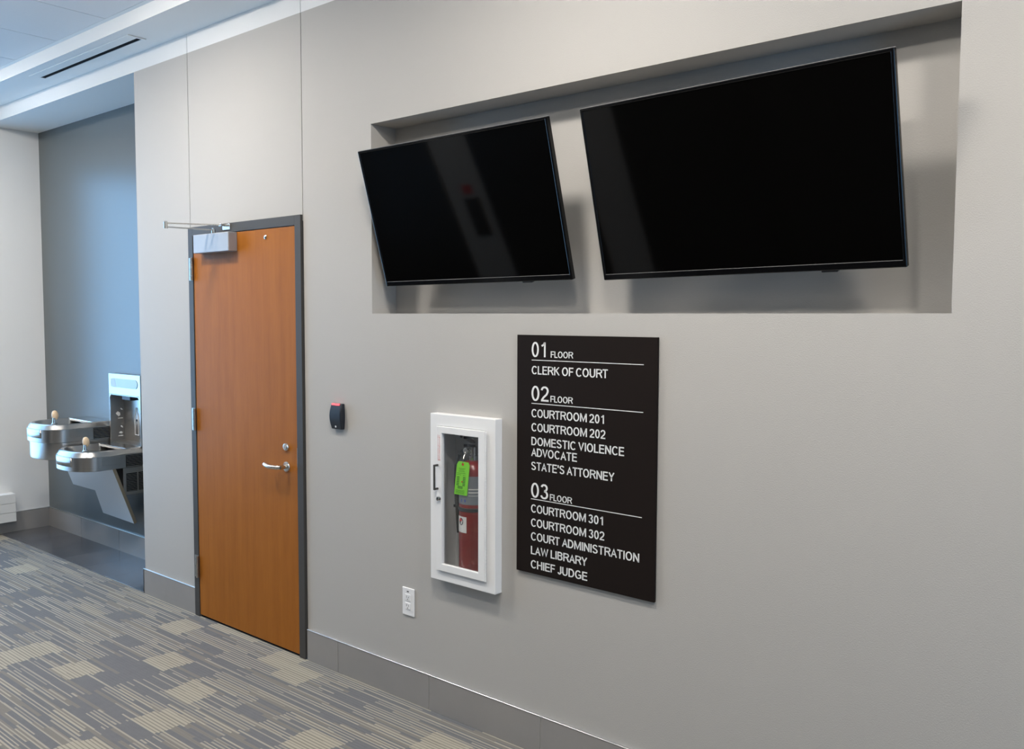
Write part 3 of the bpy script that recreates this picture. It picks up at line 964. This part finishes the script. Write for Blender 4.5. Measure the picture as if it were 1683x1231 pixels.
def basin(cx, zt, zb):
    full = lambda z, e=0.0: outline(cx, 0.233 - e, YBK, 0.075, -0.102 + e, z)
    mb = MB()
    rgs = [full(zb, 0.004), full(zb + 0.003, 0.0), full(zt - 0.034, 0.000), full(zt - 0.032, 0.004), full(zt - 0.005, 0.020), full(zt, 0.027)]
    top = rgs[-1]
    by = 0.125
    rgs += [shrink(top, cx, by, 0.90, zt - 0.001), shrink(top, cx, by, 0.86, zt - 0.010), shrink(top, cx, by, 0.74, zt - 0.040), shrink(top, cx, by, 0.40, zt - 0.052)]
    mb.rings(rgs)
    b = mb.build('basin', STEEL, DF, sharp=20)
    # deck over the rear of the bowl
    MB().box(cx - 0.205, cx + 0.205, 0.235, YBK, zt - 0.020, zt + 0.0015).build('rear_deck', STEELB, b, bevel=0.006, seg=3)
    MB().lathe(cx, 0.10, [(0.028, zt - 0.0525), (0.028, zt - 0.049), (0.020, zt - 0.0485)], 18).build('drain', STEELB, b)
    # push pads: front and right side
    m = MB()
    rr = [[(x, y, z) for x, y, z in outline(cx, 0.2345, YBK, 0.075, -0.1035, zz, 40)[16:34]] for zz in (zb + 0.032, zt - 0.038)]
    m.rings(rr, closed=False, cap=(False, False))
    pad = m.build('push_pad', STEEL, b)
    so = pad.modifiers.new('thick', 'SOLIDIFY')
    so.thickness = 0.004
    MB().box(cx + 0.2325, cx + 0.2355, 0.058, 0.190, zb + 0.033, zt - 0.040).build('push_pad', STEEL, b, bevel=0.010, seg=3)
    # bubbler
    bx0, by0 = cx + 0.128, 0.000
    bub = MB().lathe(bx0, by0, [(0.019, zt - 0.012), (0.019, zt + 0.004), (0.012, zt + 0.010), (0.010, zt + 0.030), (0.008, zt + 0.044)], 16).build('bubbler', STEELB, b)
    mh = MB()
    mh.rings([[(bx0 - 0.012 + dx + 0.019 * k * math.cos(t), by0 + 0.012 + 0.023 * k * math.sin(t), zt + zz) for t in [2 * math.pi * i / 14 for i in range(14)]]
              for dx, k, zz in ((0.004, 0.45, 0.030), (0.002, 0.85, 0.040), (0, 1.0, 0.055), (-0.003, 0.94, 0.073), (-0.007, 0.62, 0.088), (-0.008, 0.2, 0.093))])
    mh.build('mouth_guard', BEIGE, bub)
    # side louvres
    lv = box(cx + 0.2332, cx + 0.2338, 0.222, 0.352, zb + 0.006, zb + 0.086).build('louvre_grille', DARKV, b)
    m = MB()
    for k in range(8):
        za = zb + 0.009 + k * 0.0098
        m.box(cx + 0.2336, cx + 0.2352, 0.224, 0.350, za, za + 0.0030)
    m.build('louvre_slats', STEEL, lv)
    return b


CLO, CUP = -1.4915, -1.960
basin(CUP, 0.945, 0.820)
basin(CLO, 0.800, 0.672)
# skirt under the upper basin
fullk = lambda z, e: outline(CUP, 0.222 - e, YBK, 0.080, -0.088 + e, z)
MB().rings([fullk(0.698, 0.010), fullk(0.702, 0.003), fullk(0.716, 0.0), fullk(0.821, 0.0)]).build('basin_skirt', STEEL, DF, sharp=25)
# housing under the lower basin with louvres
hs = box(-1.715, -1.2665, 0.205, YBK, 0.485, 0.673).build('cooler_housing', STEEL, DF, bevel=0.003)
lv = MB().box(-1.2666, -1.2658, 0.226, 0.302, 0.508, 0.632).box(-1.2666, -1.2658, 0.312, 0.362, 0.508, 0.632).build('louvre_grille', DARKV, hs)
m = MB()
for k in range(12):
    za = 0.512 + k * 0.0100
    m.box(-1.2660, -1.2644, 0.227, 0.301, za, za + 0.0030).box(-1.2660, -1.2644, 0.313, 0.361, za, za + 0.0030)
m.build('louvre_slats', STEEL, lv)
# sloping L shaped apron
A, B = Vector((0, 0.132, 0.672)), Vector((0, 0.272, 0.280))
ud = (B - A).normalized()
nd = Vector((0, -ud.z, ud.y))
if nd.y > 0:
    nd = -nd
L = (B - A).length
half = (0.672 - 0.466) / -ud.z
poly = [(-1.262, 0.0), (-1.262, L), (-1.712, L - 0.012), (-1.690, half), (-2.040, half), (-2.040, 0.0)]
af = lambda u, v, d: tuple(Vector((u, 0, 0)) + A + ud * v + nd * d)
ap = MB().prism(poly, af, 0.0, -0.008).build('apron', APRON, DF, bevel=0.0015)
MB().prism([(-1.2600, 0.0), (-1.2600, L), (-1.2622, L), (-1.2622, 0.0)], af, 0.001, -0.020).build('apron_edge', TIPS, ap)
# bottle filler
FX_0, FX_1, FY, FZ0, FZ1 = -1.7235, -1.2610, 0.337, 0.8015, 1.2920
fil = MB()
slab(fil, (FX_0, FX_1), (FZ0, FZ1), [FIL], XZ, FY, YBK)
bf = fil.build('bottle_filler', STEEL, DF, bevel=0.004, seg=2)
tag(bf, 'bottle filling station panel')
mb = MB()
x0, x1, z0, z1 = FIL
yn = 0.440
mb.box(x0, x1, yn, yn + 0.003, z0, z1).box(x0, x0 + 0.003, FY + 0.002, yn, z0, z1).box(x1 - 0.003, x1, FY + 0.002, yn, z0, z1).box(x0, x1, FY + 0.002, yn, z1 - 0.003, z1).box(x0, x1, FY + 0.002, yn, z0, z0 + 0.003)
mb.build('niche_lining', STEEL, bf)
# rounded upper corners of the niche
for sx in (-1, 1):
    xc = x0 if sx < 0 else x1
    poly = [(xc, z1)] + [(xc - sx * 0.035 * (1 - math.sin(t)), z1 - 0.035 * (1 - math.cos(t))) for t in [math.pi / 2 * k / 8 for k in range(9)]]
    MB().prism(poly, lambda u, v, d: (u, d, v), FY + 0.0005, FY + 0.01).build('niche_corner', STEEL, bf)
pill = []
for s0, cx_ in ((0, -1.334), (1, -1.650)):
    for k in range(13):
        t = -math.pi / 2 + math.pi * k / 12 + (math.pi if s0 else 0)
        pill.append((cx_ + 0.034 * math.cos(t), 1.2270 + 0.031 * math.sin(t)))
dp = MB().prism(pill, lambda u, v, d: (u, d, v), FY - 0.003, FY + 0.001).build('display_window', DISPLAY, bf)
sp_ = [(-1.684 + 0.0, 1.200), (-1.600, 1.200), (-1.625, 1.254), (-1.684, 1.254)]
MB().prism(sp_, lambda u, v, d: (u, d, v), FY - 0.0036, FY - 0.002).build('status_panel', SILVERP, dp)
MB().box(-1.560, -1.440, 0.352, 0.425, 1.108, 1.139).build('fill_spout', BLACKP, bf, bevel=0.004)
# bottle pictogram on the niche back, fill pictograms left of it
m = MB()
bx_, bz0, bz1 = -1.525, 0.852, 1.045
for a, b in (((-0.026, 0), (0.026, 0)), ((-0.026, 0), (-0.026, 0.135)), ((0.026, 0), (0.026, 0.135)), ((-0.026, 0.135), (-0.010, 0.165)), ((0.026, 0.135), (0.010, 0.165)), ((-0.010, 0.165), (-0.010, 0.193)), ((0.010, 0.165), (0.010, 0.193)), ((-0.010, 0.193), (0.010, 0.193))):
    m.tube([(bx_ + a[0], yn - 0.001, bz0 + a[1]), (bx_ + b[0], yn - 0.001, bz0 + b[1])], 0.0028, 6)
m.build('bottle_pictogram', PICTO, bf)
MB().lathe_y(bx_, 0.957, [(0.008, yn), (0.008, yn - 0.003)], 12).build('sensor_eye', BLACKP, bf)
xw_ = x0 + 0.0032
m = MB()
for dz in (0.0, -0.128):
    m.box(xw_, xw_ + 0.001, 0.392, 0.428, 0.960 + dz, 0.966 + dz)
    m.prism([(0.376, 1.000), (0.392, 1.012), (0.408, 1.004), (0.410, 0.985), (0.396, 0.975)] if dz == 0 else [(0.396, 0.985), (0.412, 0.996), (0.426, 0.985), (0.418, 0.974)], lambda u, v, d, q=dz: (xw_ + d, u, v + q), 0.0, 0.001)
    m.prism([(0.410, 1.030), (0.426, 1.018), (0.428, 1.026), (0.416, 1.038)], lambda u, v, d, q=dz: (xw_ + d, u, v + q), 0.0, 0.001)
tag(m.build('fill_pictogram', PICTO, bf), kind='stuff')

# ------------------------------------------------------------------ baseboard heater on the end wall
ht = empty('baseboard_heater', (XL + 0.05, 0.09, 0.10))
tag(ht, 'white ribbed baseboard heater on the far end wall', 'heater')
for k in range(3):
    za = 0.100 + k * 0.073
    box(XL + 0.010, -2.783, -2.65, 0.088, za, za + 0.0705).build('front_panel', HEATER, ht, bevel=0.002)
box(XL, -2.795, -2.64, 0.082, 0.102, 0.314).build('body', HEATER, ht)

# ------------------------------------------------------------------ slot air vent in the soffit
av = empty('slot_air_vent', (-0.90, -0.15, H2))
tag(av, 'long white slot air vent with black opening in the soffit', 'air vent')
mb = MB()
slab(mb, (-1.560, -0.245), (-0.206, -0.100), [(-1.530, -0.262, -0.146, -0.116)], lambda u, v, d: (u, v, d), H2 - 0.005, H2)
mb.build('vent_frame', WHITE, av, bevel=0.001, seg=1)
box(-1.530, -0.262, -0.146, -0.116, H2 - 0.002, H2 - 0.0005).build('slot_opening', DARKV, av)

# ------------------------------------------------------------------ ceiling lamps
for lx, ly, where in ((-1.95, -1.12, 'by the fountain end, near the soffit'), (0.40, -1.12, 'in front of the wooden door, near the soffit'), (2.75, -1.12, 'between the two displays, near the soffit'),
                      (5.00, -1.12, 'beyond the right display, near the soffit'), (-0.75, -1.98, 'on the lift side, opposite the alcove'), (3.95, -1.98, 'on the lift side, opposite the right display')):
    root = empty('ceiling_lamp', (lx, ly, H3))
    tag(root, 'round flush ceiling lamp ' + where, 'ceiling lamp', 'round ceiling lamps')
    MB().lathe(lx, ly, [(0.185, H3 - 0.005), (0.185, H3 - 0.014), (0.160, H3 - 0.018)], 28).build('trim_ring', WHITEM, root)
    MB().lathe(lx, ly, [(0.155, H3 - 0.017), (0.152, H3 - 0.026), (0.125, H3 - 0.036), (0.070, H3 - 0.043), (0.010, H3 - 0.045)], 24).build('diffuser', LENS, root)
